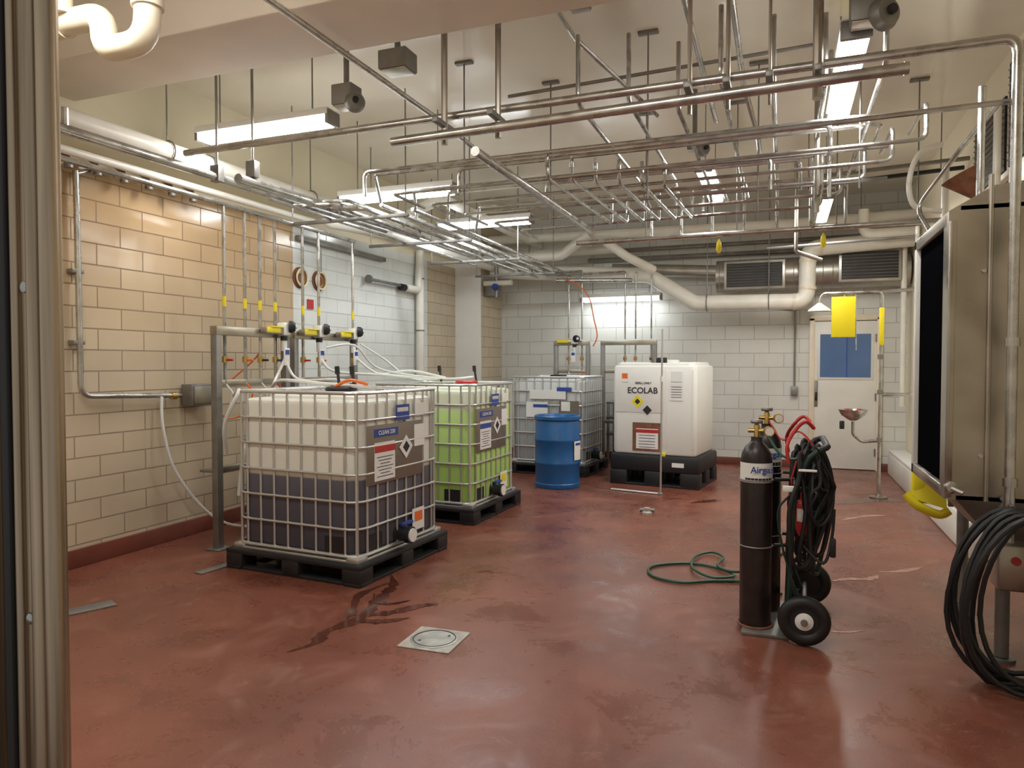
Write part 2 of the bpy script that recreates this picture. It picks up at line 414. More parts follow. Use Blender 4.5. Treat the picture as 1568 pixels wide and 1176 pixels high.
ibc('ibc_tote', (-3.08, 4.50, 0), math.radians(-4), 1.17, 1.13, 1.255, 'liq1', 1, 'black')
ibc('ibc_tote.001', (-3.13, 6.37, 0), math.radians(-2), 1.15, 1.12, 1.255, 'liq2', 2, 'red', (.1, .25))
t3 = ibc('ibc_tote.002', (-2.87, 9.29, 0), math.radians(-3), 1.12, 1.0, 1.275, 'liq3', 0, 'black')
b = B()
for (x, z, w, h, k) in ((.02, 1.05, .5, .12, 'paper'), (.25, 1.12, .2, .05, 'lblue'), (.32, .86, .26, .22, 'plate'), (.27, .90, .12, .12, 'paper'), (-.13, .85, .3, .2, 'paper'), (-.08, .9, .2, .04, 'lblue')):
    b.box((x, -.464 - (.003 if k in ('lblue',) or w == .12 else 0), z), (w, .004, h), k)
b.obj('labels', parent=t3)

# ------------------------------------------------------------------ big white poly tank
b = B(); w, d = 1.08, .92
for ix in (-1, 0, 1):
    for iy in (-1, 0, 1): b.box((ix * (w / 2 - .11), iy * (d / 2 - .09), .09), (.22, .18, .18), 'black', .02)
b.box((0, 0, .015), (w, d, .03), 'black', .01)
b.box((0, 0, .27), (w, d, .20), 'black', .03)
b.rbox((0, 0, .36), (w - .08, d - .08, .06), 'black', .1, .02)
b.rbox((-.01, 0, .90), (w - .06, d - .06, 1.06), 'ltank', .075, .03, 6)
b.rbox((-.01, 0, 1.435), (w - .14, d - .12, .05), 'ltank', .07, .015, 5)
for x in (-.42, -.3, .3, .42): b.box((x, 0, 1.455), (.07, d - .25, .03), 'ltank', .012)
b.lathe([(.10, 0), (.10, .04), (.085, .05), (0, .05)], (.05, .1, 1.45), 'ltank', seg=22)
b.box((.02, -.2, 1.48), (.12, .08, .09), 'black', .015)
yf = -(d / 2 - .03) - .003
for x in (.155, .46): b.box((x, yf + .002, .92), (.02, .012, .92), 'ltank', .004)
b.box((-.18, yf, 1.14), (.60, .004, .54), 'white', .001)
b.text('ECOLAB', (-.14, yf - .006, 1.13), .10, 'ink', (math.pi / 2, 0, 0))
b.text('REFILL ONLY', (-.13, yf - .006, 1.22), .035, 'ink', (math.pi / 2, 0, 0))
b.box((-.20, yf - .004, 1.00), (.11, .003, .11), 'yellow', rot=(0, math.pi / 4, 0)); b.box((-.20, yf - .006, 1.00), (.05, .003, .05), 'ink', rot=(0, math.pi / 4, 0))
b.box((-.36, yf - .004, 1.30), (.07, .003, .07), 'orange'); b.box((-.36, yf - .005, 1.25), (.07, .003, .04), 'paper')
b.box((-.08, yf - .004, .90), (.08, .003, .08), 'ink', rot=(0, math.pi / 4, 0))
b.box((.27, yf - .002, 1.30), (.13, .003, .12), 'paper'); b.box((.27, yf - .002, 1.12), (.15, .003, .20), 'paper')
for i in range(5): b.box((.27, yf - .004, 1.18 - i * .03), (.12, .002, .006), 'ink')
b.box((-.08, yf - .002, .58), (.36, .004, .34), 'rust'); b.box((-.08, yf - .005, .56), (.27, .003, .24), 'paper'); b.box((-.08, yf - .007, .65), (.27, .003, .04), 'red')
for i in range(5): b.box((-.08, yf - .007, .60 - i * .035), (.2, .002, .006), 'ink')
b.box((.12, yf - .004, .38), (.05, .02, .05), 'yellow', .006); b.box((.30, yf - .03, .27), (.14, .01, .05), 'paper')
b.obj('chemical_tank', (-1.37, 8.87, 0), math.radians(-8))

# ------------------------------------------------------------------ blue drum
b = B(); R = .27
pr = [(R - .02, 0), (R - .004, .004), (R, .02), (R, .05), (R - .008, .06), (R - .008, .26), (R + .004, .28), (R + .004, .30), (R - .006, .32), (R - .006, .53), (R + .004, .55), (R + .004, .57), (R - .006, .59), (R - .004, .75), (R - .014, .77), (R - .014, .785), (R + .006, .80), (R + .006, .835), (R - .005, .845), (R - .02, .84), (R - .03, .815), (0, .815)]
b.lathe(pr, (0, 0, 0), 'blue', seg=40)
b.lathe([(.04, 0), (.04, .02), (0, .02)], (.12, .05, .815), 'black', seg=14); b.lathe([(.04, 0), (.04, .02), (0, .02)], (-.12, -.05, .815), 'black', seg=14)
def curved(b, c, R, a0, a1, z0, z1, k, n=8):
    vs = []; fs = []
    for i in range(n + 1):
        a = math.radians(a0 + (a1 - a0) * i / n)
        for z in (z0, z1): vs.append((c[0] + R * math.cos(a), c[1] + R * math.sin(a), z))
    for i in range(n): fs.append((2 * i, 2 * i + 2, 2 * i + 3, 2 * i + 1))
    b.add(vs, fs, k)
curved(b, (0, 0), R + .006, -28, 5, .33, .55, 'paper'); curved(b, (0, 0), R + .0075, -24, 1, .50, .53, 'lblue')
b.obj('plastic_drum', (-2.50, 8.06, 0))

# ------------------------------------------------------------------ dosing pump stands
def stand(name, p0, p1, ztop, pumps, drop_to, low=True):
    b = B(); p0 = Vector((*p0, 0)); p1 = Vector((*p1, 0)); L = (p1 - p0).length; u = (p1 - p0).normalized()
    ang = math.atan2(u.y, u.x)
    s = .03
    for t in (s, L - s):
        b.box((t, 0, ztop / 2), (.06, .06, ztop), 'dsteel', .006)
        b.box((t, 0, .006), (.14, .14, .012), 'dsteel', .003)
    b.box((L / 2, 0, ztop + .03), (L, .07, .07), 'steel2', .006)
    b.box((L / 2, 0, .62), (L - .06, .045, .045), 'steel2', .006)
    if low: b.box((L / 2, .1, .60), (L - .1, .2, .02), 'dsteel', .004)
    b.box((L / 2, 0, ztop - .38), (L - .05, .02, .05), 'steel2', .004)
    for i, t in enumerate(pumps):
        y = -.075
        b.box((t - .05, y, ztop + .05), (.26, .07, .055), 'steel2', .01)
        b.box((t - .09, y - .034, ztop + .055), (.17, .008, .042), 'yellow', .002)
        b.box((t - .05, y - .02, ztop + .082), (.16, .05, .01), 'yellow', .002)
        b.box((t + .08, y, ztop + .07), (.09, .08, .11), 'white', .012)
        b.lathe([(.052, 0), (.052, .03), (.035, .055), (.0, .055)], (t + .11, y - .03, ztop + .09), 'black', axis=(.6, -.8, 0), seg=18)
        b.lathe([(.018, .05), (.018, .065), (.0, .065)], (t + .11, y - .03, ztop + .09), 'paper', axis=(.6, -.8, 0), seg=12)
        b.lathe([(.026, 0), (.026, .12), (.02, .14), (0, .14)], (t + .08, y, ztop - .12), 'tube', seg=12)
        b.lathe([(.03, 0), (.03, .04), (0, .04)], (t + .08, y, ztop - .03), 'black', seg=12)
        b.box((t + .07, y - .035, ztop - .17), (.07, .012, .15), 'paper', .003)
        b.box((t + .07, y - .043, ztop - .13), (.05, .004, .04), 'lblue')
    for i, t in enumerate(drop_to):
        b.tube([(t, 0, ztop + .05), (t, 0, ztop - .40)], .014, 'steel', 8)
        b.lathe([(.026, 0), (.026, .05), (0, .05)], (t, 0, ztop - .22), 'brass', seg=10)
        b.box((t, -.045, ztop - .2), (.02, .07, .018), ('red', 'orange', 'black', 'lblue')[i % 4], .004)
        b.tube([(t, 0, ztop - .38), (t + .03, -.05, ztop - .46), (t + .02, -.02, ztop - .6)], .008, ('tube', 'orange', 'tube', 'red')[i % 4], 6, R=.03)
    return b.obj(name, (p0.x, p0.y, 0), ang)
stand('pump_stand', (-4.12, 4.32), (-4.12, 5.20), 1.68, (.66,), (.12, .35, .53, .72))
stand('pump_stand.001', (-4.12, 5.26), (-4.12, 6.27), 1.68, (.22, .78), (.16, .40, .97))
stand('pump_stand.002', (-3.16, 10.02), (-2.62, 10.02), 1.72, (.25,), (.22, .42))
stand('pump_stand.003', (-2.46, 10.02), (-1.66, 10.02), 1.72, (), (.35, .5, .72), low=False)

b = B()
def sm(pts, r, k, n=7): b.tube(smooth_path(pts, n), r, k, 7)
sm([(-4.02, 5.06, 1.52), (-4.0, 4.85, 1.25), (-3.7, 4.6, 1.32), (-3.1, 4.5, 1.29), (-2.8, 4.45, 1.285)], .013, 'tube')
sm([(-4.03, 5.05, 1.50), (-3.9, 5.05, 1.32), (-3.5, 5.0, 1.32), (-3.15, 4.75, 1.31)], .012, 'tube')
sm([(-4.02, 5.55, 1.5), (-3.9, 5.6, 1.38), (-3.6, 6.0, 1.34), (-3.2, 6.3, 1.30)], .012, 'tube')
sm([(-3.98, 5.58, 1.6), (-3.75, 5.7, 1.62), (-3.6, 5.9, 1.4), (-3.1, 6.2, 1.31), (-2.9, 6.5, 1.32)], .010, 'tube')
sm([(-4.0, 6.12, 1.5), (-3.8, 6.2, 1.35), (-3.5, 6.3, 1.38), (-3.15, 6.4, 1.31)], .012, 'tube')
sm([(-3.98, 6.15, 1.65), (-3.8, 6.3, 1.5), (-3.6, 6.5, 1.3), (-3.3, 6.6, 1.30)], .010, 'tube')
sm([(-3.9, 5.0, 1.2), (-3.95, 4.9, 1.0), (-4.0, 4.7, .98), (-4.02, 4.55, .8), (-4.05, 4.5, .4)], .016, 'tube')
sm([(-4.05, 4.46, 1.2), (-3.86, 4.3, 1.24), (-3.95, 4.25, 1.0), (-4.03, 4.35, .75)], .016, 'tube')
sm([(-2.82, 4.45, 1.30), (-2.95, 4.42, 1.33), (-3.08, 4.42, 1.28)], .012, 'orange')
for x, y, k in ((-3.0, 4.55, 'black'), (-3.2, 4.65, 'black'), (-3.25, 6.5, 'black'), (-2.95, 6.7, 'black')):
    b.tube([(x, y, 1.27), (x - .03, y + .02, 1.40)], .012, k, 8); b.tube([(x - .03, y + .02, 1.37), (x - .035, y + .02, 1.43)], .019, k, 8)
b.obj('suction_hoses')

# ------------------------------------------------------------------ gas cylinders + hand truck
def cylinder(name, x, y, h):
    b = B(); r = .083
    b.lathe([(r - .012, 0), (r - .002, .006), (r, .02), (r, h - .10), (r * .93, h - .06), (r * .72, h - .025), (r * .42, h), (.03, h + .01), (.03, h + .03), (.0, h + .03)], (0, 0, .022), 'cylp', seg=30)
    b.lathe([(.016, 0), (.016, .06), (.01, .075), (0, .075)], (0, 0, h + .05), 'brass', seg=12)
    b.cyl((-.045, 0, h + .085), (.05, 0, h + .085), .012, 'brass', 10)
    b.lathe([(.03, 0), (.034, .01), (.03, .02), (0, .02)], (0, 0, h + .125), 'dsteel', seg=14)
    b.lathe([(.028, 0), (.028, .02), (0, .02)], (.06, -.02, h + .085), 'brass', axis=(.3, -1, 0), seg=14)
    b.lathe([(.022, 0), (.022, .004), (0, .004)], (.066, -.041, h + .085), 'paper', axis=(.3, -1, 0), seg=14)
    curved(b, (0, 0), r + .001, -175, 40, h - .19, h - .085, 'paper', 16)
    a = math.radians(-68)
    b.text('Airgas', ((r + .004) * math.cos(a), (r + .004) * math.sin(a), h - .12), .05, 'lblue', (math.pi / 2, 0, math.radians(22)))
    curved(b, (0, 0), r + .0015, -130, -20, h - .185, h - .165, 'ink', 8)
    return b.obj(name, (x, y, 0))
cylinder('gas_cylinder', -.135, 4.10, 1.0)
cylinder('gas_cylinder.001', -.09, 4.40, 1.05)

b = B()
b.box((-.08, 4.26, .010), (.24, .60, .02), 'dsteel', .004)
b.torus((-.135, 4.10, .025), .09, .008, 'rust', seg=20)
for y in (3.98, 4.52):
    b.tube(smooth_path([(.03, y, .03), (.04, y, .35), (.06, y, .75), (.11, y, .93), (.17, y, 1.00)], 6), .014, 'dgreen', 10)
b.tube([(.17, 3.98, 1.00), (.215, 4.0, 1.02), (.215, 4.5, 1.02), (.17, 4.52, 1.00)], .017, 'black', 10, R=.05)
for (ya, yb, yc) in ((4.0, 4.05, 4.08), (4.5, 4.45, 4.42)):
    b.tube(smooth_path([(.03, ya, .93), (.02, ya, 1.02), (.06, yb, 1.10), (.11, yb, 1.145), (.15, yc, 1.11)], 6), .010, 'red', 10)
b.tube([(.15, 4.08, 1.11), (.15, 4.42, 1.11)], .010, 'red', 10)
for z in (.12, .45, .8): b.box((.035 + z * .03, 4.25, z), (.012, .54, .045), 'dgreen', .004)
b.tube([(.04, 4.25, .1), (.06, 4.25, .8)], .012, 'dgreen', 8)
for z in (.46, .82):
    for (cx, cy) in ((-.135, 4.10), (-.09, 4.40)):
        b.tube([(cx + .088 * math.cos(math.radians(a)), cy + .088 * math.sin(math.radians(a)), z) for a in range(-180, 181, 20)], .004, 'dsteel', 6)
    b.tube([(-.04, 4.12, z), (.06, 4.15, z)], .01, 'dgreen', 8); b.tube([(.0, 4.42, z), (.06, 4.42, z)], .01, 'dgreen', 8)
b.cyl((.11, 3.93, .13), (.13, 4.62, .13), .012, 'dsteel', 10)
for y in (4.05, 4.47):
    b.tube([(.11, y, .13), (.045, y, .3)], .012, 'dgreen', 8); b.tube([(.11, y, .13), (.03, y, .06)], .012, 'dgreen', 8)
for x, y, sgn in ((.11, 3.92, -1), (.15, 4.62, 1)):
    b.torus((x, y, .13), .095, .034, 'rubber', axis=(0, 1, 0), seg=28, rs=12)
    b.lathe([(.07, -.02), (.07, .02), (0, .02)], (x, y, .13), 'black', axis=(0, sgn, 0), seg=20)
    b.lathe([(.045, .0), (.045, .024), (.02, .034), (0, .034)], (x, y, .13), 'paper', axis=(0, sgn, 0), seg=18)
    b.lathe([(.018, .03), (.018, .045), (0, .045)], (x, y, .13), 'dsteel', axis=(0, sgn, 0), seg=12)
b.obj('hand_truck')

b = B(); rnd = random.Random(3)
for i in range(30):
    y = 3.97 + .52 * rnd.random(); x = (.12 if i % 3 else .06) + .06 * rnd.random(); zt = .92 + .10 * rnd.random(); zb = .26 + .42 * rnd.random(); w = .03 + .05 * rnd.random()
    dx = .025 * rnd.random(); k1 = rnd.uniform(-.03, .03); k2 = rnd.uniform(-.03, .03)
    pts = [(x, y, zt), (x + w * .8 + dx, y + .03, zt - .12), (x + w + dx + k1, y + .05, (zt + zb) / 2), (x + w * .6 + k2, y + .04, zb + .05), (x, y, zb), (x - w * .6, y - .04, zb + .06), (x - w * .5 + k1, y - .05, (zt + zb) / 2), (x - w * .3 + k2, y - .03, zt - .12)]
    b.tube(smooth_path(pts, 5, True), rnd.choice((.008, .0105, .012)) if i != 9 else .005, 'red' if i in (9, 20) else 'dgreen' if i % 9 == 4 else 'rubber', 7, closed=True)
b.tube(smooth_path([(-.08, 4.40, 1.12), (.0, 4.3, 1.02), (.08, 4.2, 1.08), (.16, 4.15, 1.0)], 6), .006, 'red', 7)
b.tube(smooth_path([(-.09, 4.08, 1.085), (-.02, 4.02, .98), (.06, 4.0, .95), (.15, 4.05, 1.0)], 6), .008, 'green', 7)
b.tube(smooth_path([(.06, 4.0, .78), (-.02, 3.98, .68), (0, 3.97, .5), (.05, 3.97, .3), (.02, 4.0, .2)], 6), .006, 'dgreen', 7)
b.tube(smooth_path([(.1, 4.0, .5), (.2, 3.98, .42), (.24, 4.0, .55), (.25, 4.0, .7)], 6), .008, 'rubber', 7); b.box((.245, 4.0, .5), (.03, .03, .1), 'black', .008)
b.box((.12, 3.95, .90), (.09, .02, .012), 'paper', .004); b.box((.03, 3.955, .80), (.06, .02, .03), 'paper', .004)
b.obj('welding_cables')
b = B()
b.lathe([(.028, 0), (.032, .01), (.032, .19), (.024, .21), (.010, .22), (.010, .26), (0, .26)], (.10, 4.14, .5), 'red', seg=18)
b.box((.10, 4.135, .77), (.06, .02, .025), 'black', .005); curved(b, (.10, 4.14), .033, -140, -20, .60, .67, 'paper')
b.obj('fire_extinguisher')

b = B()
pts = [(.0, 4.72, .011), (-.2, 4.9, .011), (-.42, 4.85, .011), (-.62, 4.74, .011), (-.82, 4.82, .011), (-.86, 5.05, .011), (-.62, 5.22, .011), (-.40, 5.14, .014), (-.30, 4.98, .02), (-.44, 4.9, .02), (-.58, 5.05, .028), (-.60, 5.38, .02), (-.50, 5.55, .02), (-.40, 5.40, .03), (-.42, 5.15, .033), (-.30, 5.05, .03), (-.1, 5.3, .011), (.0, 5.75, .011), (.2, 6.0, .011)]
b.tube(smooth_path(pts, 7), .0095, 'green', 8)
b.obj('garden_hose')

# ------------------------------------------------------------------ floor drain, puddles, floor bits
b = B()
b.box((0, 0, .003), (.29, .29, .006), 'concrete', .002)
b.lathe([(.125, 0), (.125, .003), (.115, .0045), (.112, .0045), (.112, .002), (.105, .002), (.105, .0045), (0, .0045)], (0, 0, .0055), 'lid', seg=40)
b.torus((0, 0, .009), .112, .0025, 'black', seg=40, rs=6)
for a in (40, 220): b.lathe([(.008, 0), (.008, .002), (0, .002)], (.08 * math.cos(math.radians(a)), .08 * math.sin(math.radians(a)), .0095), 'black', seg=10)
b.obj('floor_drain', (-1.70, 3.31, 0), math.radians(2))
b = B()
def ribbon(pts, w0, w1, z=.0015, seed=1, k='wet'):
    rr = random.Random(seed); P = smooth_path([(x, y, z) for x, y in pts], 7); n = len(P); vs = []
    for i, p in enumerate(P):
        t = (P[min(i + 1, n - 1)] - P[max(i - 1, 0)]).normalized(); nn = Vector((-t.y, t.x, 0))
        e = min(1, 4 * i / n, 4 * (n - 1 - i) / n)
        w = (w0 + (w1 - w0) * i / n) * (.6 + .8 * rr.random()) * max(e, .05)
        vs += [p + nn * w, p - nn * w]
    b.add(vs, [(2 * i, 2 * i + 1, 2 * i + 3, 2 * i + 2) for i in range(n - 1)], k)
ribbon([(-2.52, 4.25), (-2.38, 4.05), (-2.33, 3.85), (-2.27, 3.6), (-2.2, 3.48)], .03, .045, .0015, 1)
ribbon([(-2.40, 3.85), (-2.27, 3.6), (-2.25, 3.4), (-2.30, 3.2), (-2.26, 3.05), (-2.32, 2.90)], .035, .035, .0018, 2)
ribbon([(-2.34, 3.46), (-2.15, 3.56), (-2.02, 3.75), (-1.93, 3.82)], .045, .02, .0021, 3)
ribbon([(-2.42, 4.1), (-2.47, 3.8), (-2.36, 3.55), (-2.3, 3.4)], .022, .03, .0024, 4)
ribbon([(-2.26, 3.4), (-2.10, 3.44), (-1.98, 3.55)], .035, .02, .0027, 8)
ribbon([(-2.34, 3.7), (-2.2, 3.72), (-2.12, 3.82)], .02, .012, .0030, 9)
ribbon([(-1.98, 4.5), (-1.93, 4.55), (-1.86, 4.53)], .014, .014, .0015, 5)
ribbon([(-.9, 7.55), (-.75, 7.7), (-.6, 7.85)], .04, .06, .0015, 6)
ribbon([(.45, 8.0), (.7, 8.25), (1.0, 8.5), (1.2, 8.4)], .10, .16, .0015, 7)
b.obj('water_puddle', smooth=False)
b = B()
ribbon([(.30, 5.15), (.42, 5.25), (.55, 5.3), (.62, 5.42)], .02, .03, .0015, 11, 'scuff_sheen')
ribbon([(.62, 5.5), (.78, 5.58), (.94, 5.75)], .02, .03, .0015, 12, 'scuff_sheen')
ribbon([(.24, 4.18), (.33, 4.2), (.42, 4.26)], .012, .012, .0015, 13, 'scuff_sheen')
ribbon([(.5, 7.2), (.75, 7.5), (.95, 7.6)], .03, .03, .0015, 14, 'scuff_sheen')
b.obj('floor_scuff_sheen', smooth=False)
b = B(); b.box((0, 0, .004), (.12, .6, .008), 'dsteel', .002); b.obj('trench_cover', (-3.90, 2.86, 0), math.radians(-25))
b = B(); b.box((0, 0, .004), (.08, .30, .008), 'dsteel', .002); b.obj('trench_cover.001', (-3.745, 3.93, 0), math.radians(-8))
b = B(); b.lathe([(.05, 0), (.05, .02), (.03, .03), (.03, .06), (0, .06)], (0, 0, 0), 'concrete', seg=16); b.cyl((-.07, 0, .035), (.07, .02, .035), .02, 'dsteel', 10); b.obj('hose_coupling', (-1.22, 6.85, 0))

b = B()
b.tube([(-1.84, 8.02, .012), (-1.24, 7.90, .012)], .012, 'cage', 8)
b.tube([(-1.26, 7.90, .012), (-1.25, 7.90, 1.83)], .0105, 'cage', 8)
b.lathe([(.02, 0), (.02, .06), (0, .06)], (-1.253, 7.90, 1.25), 'pvc', seg=10); b.lathe([(.03, 0), (.03, .02), (0, .02)], (-1.26, 7.90, 0), 'dsteel', seg=12)
b.obj('tank_lance')

b = B()
for z in (.42, .66, .88): b.box((-1.95, 10.44, z), (.95, .45, .03), 'dsteel', .004)
for x in (-2.4, -1.5):
    for y in (10.24, 10.64): b.box((x, y, .45), (.035, .035, .9), 'dsteel', .003)
b.rbox((-2.15, 10.44, .99), (.25, .3, .18), 'grille', .04); b.rbox((-1.75, 10.44, .97), (.2, .22, .15), 'tube', .03)
b.obj('steel_shelf')

# ------------------------------------------------------------------ eyewash shower
b = B(); X, Y = .97, 8.58
b.lathe([(.09, 0), (.09, .012), (.03, .02), (.025, .04), (0, .04)], (X, Y, 0), 'steel2', seg=20)
b.tube([(X, Y, .02), (X + .01, Y, 2.22), (.38, Y, 2.22), (.36, Y, 2.12)], .019, 'steel', 10, R=.06)
b.lathe([(.02, .09), (.03, .08), (.11, .02), (.12, 0), (0, 0)], (.36, Y, 2.03), 'pvcb', seg=20)
b.box((.60, Y - .03, 1.96), (.24, .012, .44), 'yellow', .003)
b.tube([(.61, Y, 2.2), (.61, Y - .01, 2.14)], .01, 'steel', 6); b.tube([(.72, Y - .02, 2.2), (.73, Y - .02, 1.6)], .006, 'steel', 6)
b.box((.975, Y - .025, 1.85), (.05, .01, .4), 'yellow', .003)
b.tube([(X, Y, .62), (.80, Y, .60), (.71, Y, .68), (.71, Y, .82)], .017, 'steel', 10, R=.07)
b.lathe([(.03, -.08), (.05, -.07), (.12, -.02), (.145, .03), (.15, .04), (.14, .04), (.11, -.01), (.04, -.05), (0, -.05)], (.71, Y, .91), 'steel', seg=24)
for dx in (-.06, .06): b.tube([(.71 + dx * .3, Y, .86), (.71 + dx, Y, .93)], .011, 'black', 6); b.lathe([(.03, 0), (.022, .03), (0, .03)], (.71 + dx, Y, .93), 'red', seg=12)
b.box((.60, Y - .02, .78), (.05, .03, .09), 'grille', .01)
b.tube([(X, Y, 1.12), (1.3, Y, 1.12), (1.3, Y, 2.9)], .019, 'steel', 8, R=.06)
b.tube([(X, Y, 2.22), (1.28, Y, 2.24)], .019, 'steel', 8)
for z in (.6, 1.12, 1.5): b.lathe([(.028, 0), (.028, .05), (0, .05)], (X, Y, z), 'dsteel', seg=12)
b.obj('eyewash_shower')

# ------------------------------------------------------------------ stainless cabinet at right
b = B()
x0, x1, y0, y1, z0, z1, z2 = .72, 1.46, 4.05, 5.0, .78, 2.2, 2.36
def prism(pts, y0, y1, k):
    n = len(pts); vs = [(x, y0, z) for x, z in pts] + [(x, y1, z) for x, z in pts]
    b.add(vs, [tuple(range(n))[::-1], tuple(range(n, 2 * n))] + [(i, (i + 1) % n, n + (i + 1) % n, n + i) for i in range(n)], k)
prism([(x0 + .03, z0), (x1, z0), (x1, z2), (x0 + .22, z2 - .05), (x0 + .03, z1)][::-1], y0, y0 + .05, 'steel2')
prism([(x0 + .03, z0), (x0 + .07, z0), (x0 + .07, z1 + .02), (x0 + .03, z1)][::-1], y0 + .05, y0 + .12, 'steel2')
b.box((x0 + .05, (y0 + y1) / 2 + .05, z0 + .03), (.05, y1 - y0 - .1, .06), 'steel2', .005)
b.box((x0 + .05, (y0 + y1) / 2 + .05, z1 - .03), (.05, y1 - y0 - .1, .06), 'steel2', .005)
b.box((x0 + .05, y1 - .03, (z0 + z1) / 2), (.05, .06, z1 - z0), 'door', .005)
b.box((x0 + .055, (y0 + y1) / 2, (z0 + z1) / 2), (.01, y1 - y0 - .1, z1 - z0 - .05), 'void')  # black panel paints in the shade of the open interior
b.box((x1 - .02, (y0 + y1) / 2, (z0 + z1) / 2), (.03, y1 - y0, z1 - z0), 'steel2')
b.box(((x0 + x1) / 2 + .04, y1 - .01, (z0 + z1) / 2), (x1 - x0 - .12, .02, z1 - z0), 'steel2')
b.box(((x0 + x1) / 2 + .03, (y0 + y1) / 2, z0 + .01), (x1 - x0 - .1, y1 - y0, .02), 'steel2')
b.box(((x0 + x1) / 2 + .03, (y0 + y1) / 2, z1 + .01), (x1 - x0 - .1, y1 - y0, .02), 'steel2')
b.tube([(.925, y0 - .004, z0), (.925, y0 - .004, z2)], .012, 'steel2', 10)
b.box((.765, y0 - .006, 1.47), (.03, .012, 1.36), 'steel2', .004)
b.lathe([(.03, 0), (.03, .02), (.02, .03), (0, .03)], (.775, y0, .84), 'steel', axis=(0, -1, 0), seg=14)
b.tube([(.775, y0 - .03, .84), (.82, y0 - .05, .82)], .014, 'steel', 8)
for z in (1.0, 1.9): b.lathe([(.012, 0), (.010, .01), (0, .01)], (.90, y0, z), 'steel', axis=(0, -1, 0), seg=10)
vs = [(x0 + .08, y0, z0), (x1, y0, z0), (x1, y1, z0), (x0 + .08, y1, z0), (1.0, y0 + .15, .55), (1.35, y0 + .15, .55), (1.35, y1 - .2, .55), (1.0, y1 - .2, .55)]
b.add(vs, [(0, 1, 5, 4), (1, 2, 6, 5), (2, 3, 7, 6), (3, 0, 4, 7), (4, 5, 6, 7)], 'dsteel')
for x, y in ((1.01, 4.08), (1.42, 4.08), (1.01, 4.92), (1.42, 4.92)):
    b.tube([(x, y, .02), (x, y, z0)], .032, 'dsteel', 12); b.lathe([(.06, 0), (.06, .015), (0, .015)], (x, y, 0), 'dsteel', seg=14)
b.box((1.1, y0 - .02, .48), (.28, .14, .22), 'steel2', .012)
b.lathe([(.02, 0), (.02, .02), (0, .02)], (1.03, y0 - .09, .52), 'red', axis=(0, -1, 0), seg=12)
b.obj('washer_cabinet')
b = B()
b.add([(.74, 5.14, .60), (.96, 5.10, .54), (.96, 5.14, .78), (.84, 5.16, .84), (.80, 5.16, .70)], [(0, 1, 2, 3, 4)], 'yellow')
b.rbox((.86, 5.17, .66), (.18, .05, .2), 'yellow', .02, .01)
b.tube(smooth_path([(.74, 5.15, .62), (.80, 5.13, .55), (.92, 5.13, .50), (.98, 5.13, .53)], 6), .028, 'yellow', 10)
b.box((.98, 5.10, .74), (.04, .16, .04), 'dsteel', .004); b.box((.98, 5.1, .66), (.03, .03, .2), 'dsteel', .004)
b.obj('yellow_splash_guard')

b = B(); rr = random.Random(5)
for i in range(10):
    cx = 1.00 + rr.uniform(-.03, .03); cz = .40 + rr.uniform(-.03, .03); rx = .19 + .07 * rr.random(); rz = .34 + .06 * rr.random(); y = 3.60 + .026 * i
    ztop = .80
    pts = []
    for k in range(28):
        a = 2 * math.pi * k / 28
        x = cx + rx * math.cos(a) * (1 - .18 * math.sin(a)); z = cz + rz * math.sin(a)
        z += (ztop - .01 - (cz + rz)) * max(0, math.sin(a)) ** 2
        z = max(z, .02)
        pts.append((x, y + .02 * math.sin(a * 2 + i), z))
    b.tube(pts, .0115, 'rubber', 8, closed=True)
b.tube([(.99, 4.03, .80), (.99, 3.58, .77), (.99, 3.57, .83)], .012, 'dsteel', 8)
b.obj('rubber_hose_coil')

b = B()
b.box((1.50, 6.5, 3.1), (.05, .95, .62), 'pvcb', .01); b.box((1.47, 6.5, 3.1), (.02, .86, .53), 'grille')
for i in range(11): b.box((1.462, 6.5, 2.87 + i * .046), (.03, .86, .006), 'dsteel', rot=(0, .6, 0))
b.obj('louvre_vent')
b = B()
b.box((1.44, 5.25, 3.0), (.17, .55, .9), 'duct', .01); b.box((1.35, 5.25, 3.05), (.02, .46, .66), 'grille')
for i in range(13): b.box((1.343, 5.25, 2.76 + i * .048), (.024, .46, .006), 'dsteel', rot=(0, .6, 0))
b.obj('ventilation_unit')
b = B()
b.lathe([(.13, 0), (.03, .16), (.03, .3), (0, .3)], (1.02, 5.12, 2.62), 'rust', axis=(.5, 0, -1), seg=20)
b.tube([(1.12, 5.12, 2.42), (1.25, 5.12, 2.34), (1.5, 5.12, 2.34)], .03, 'steel', 10, R=.05)
b.obj('steam_funnel')

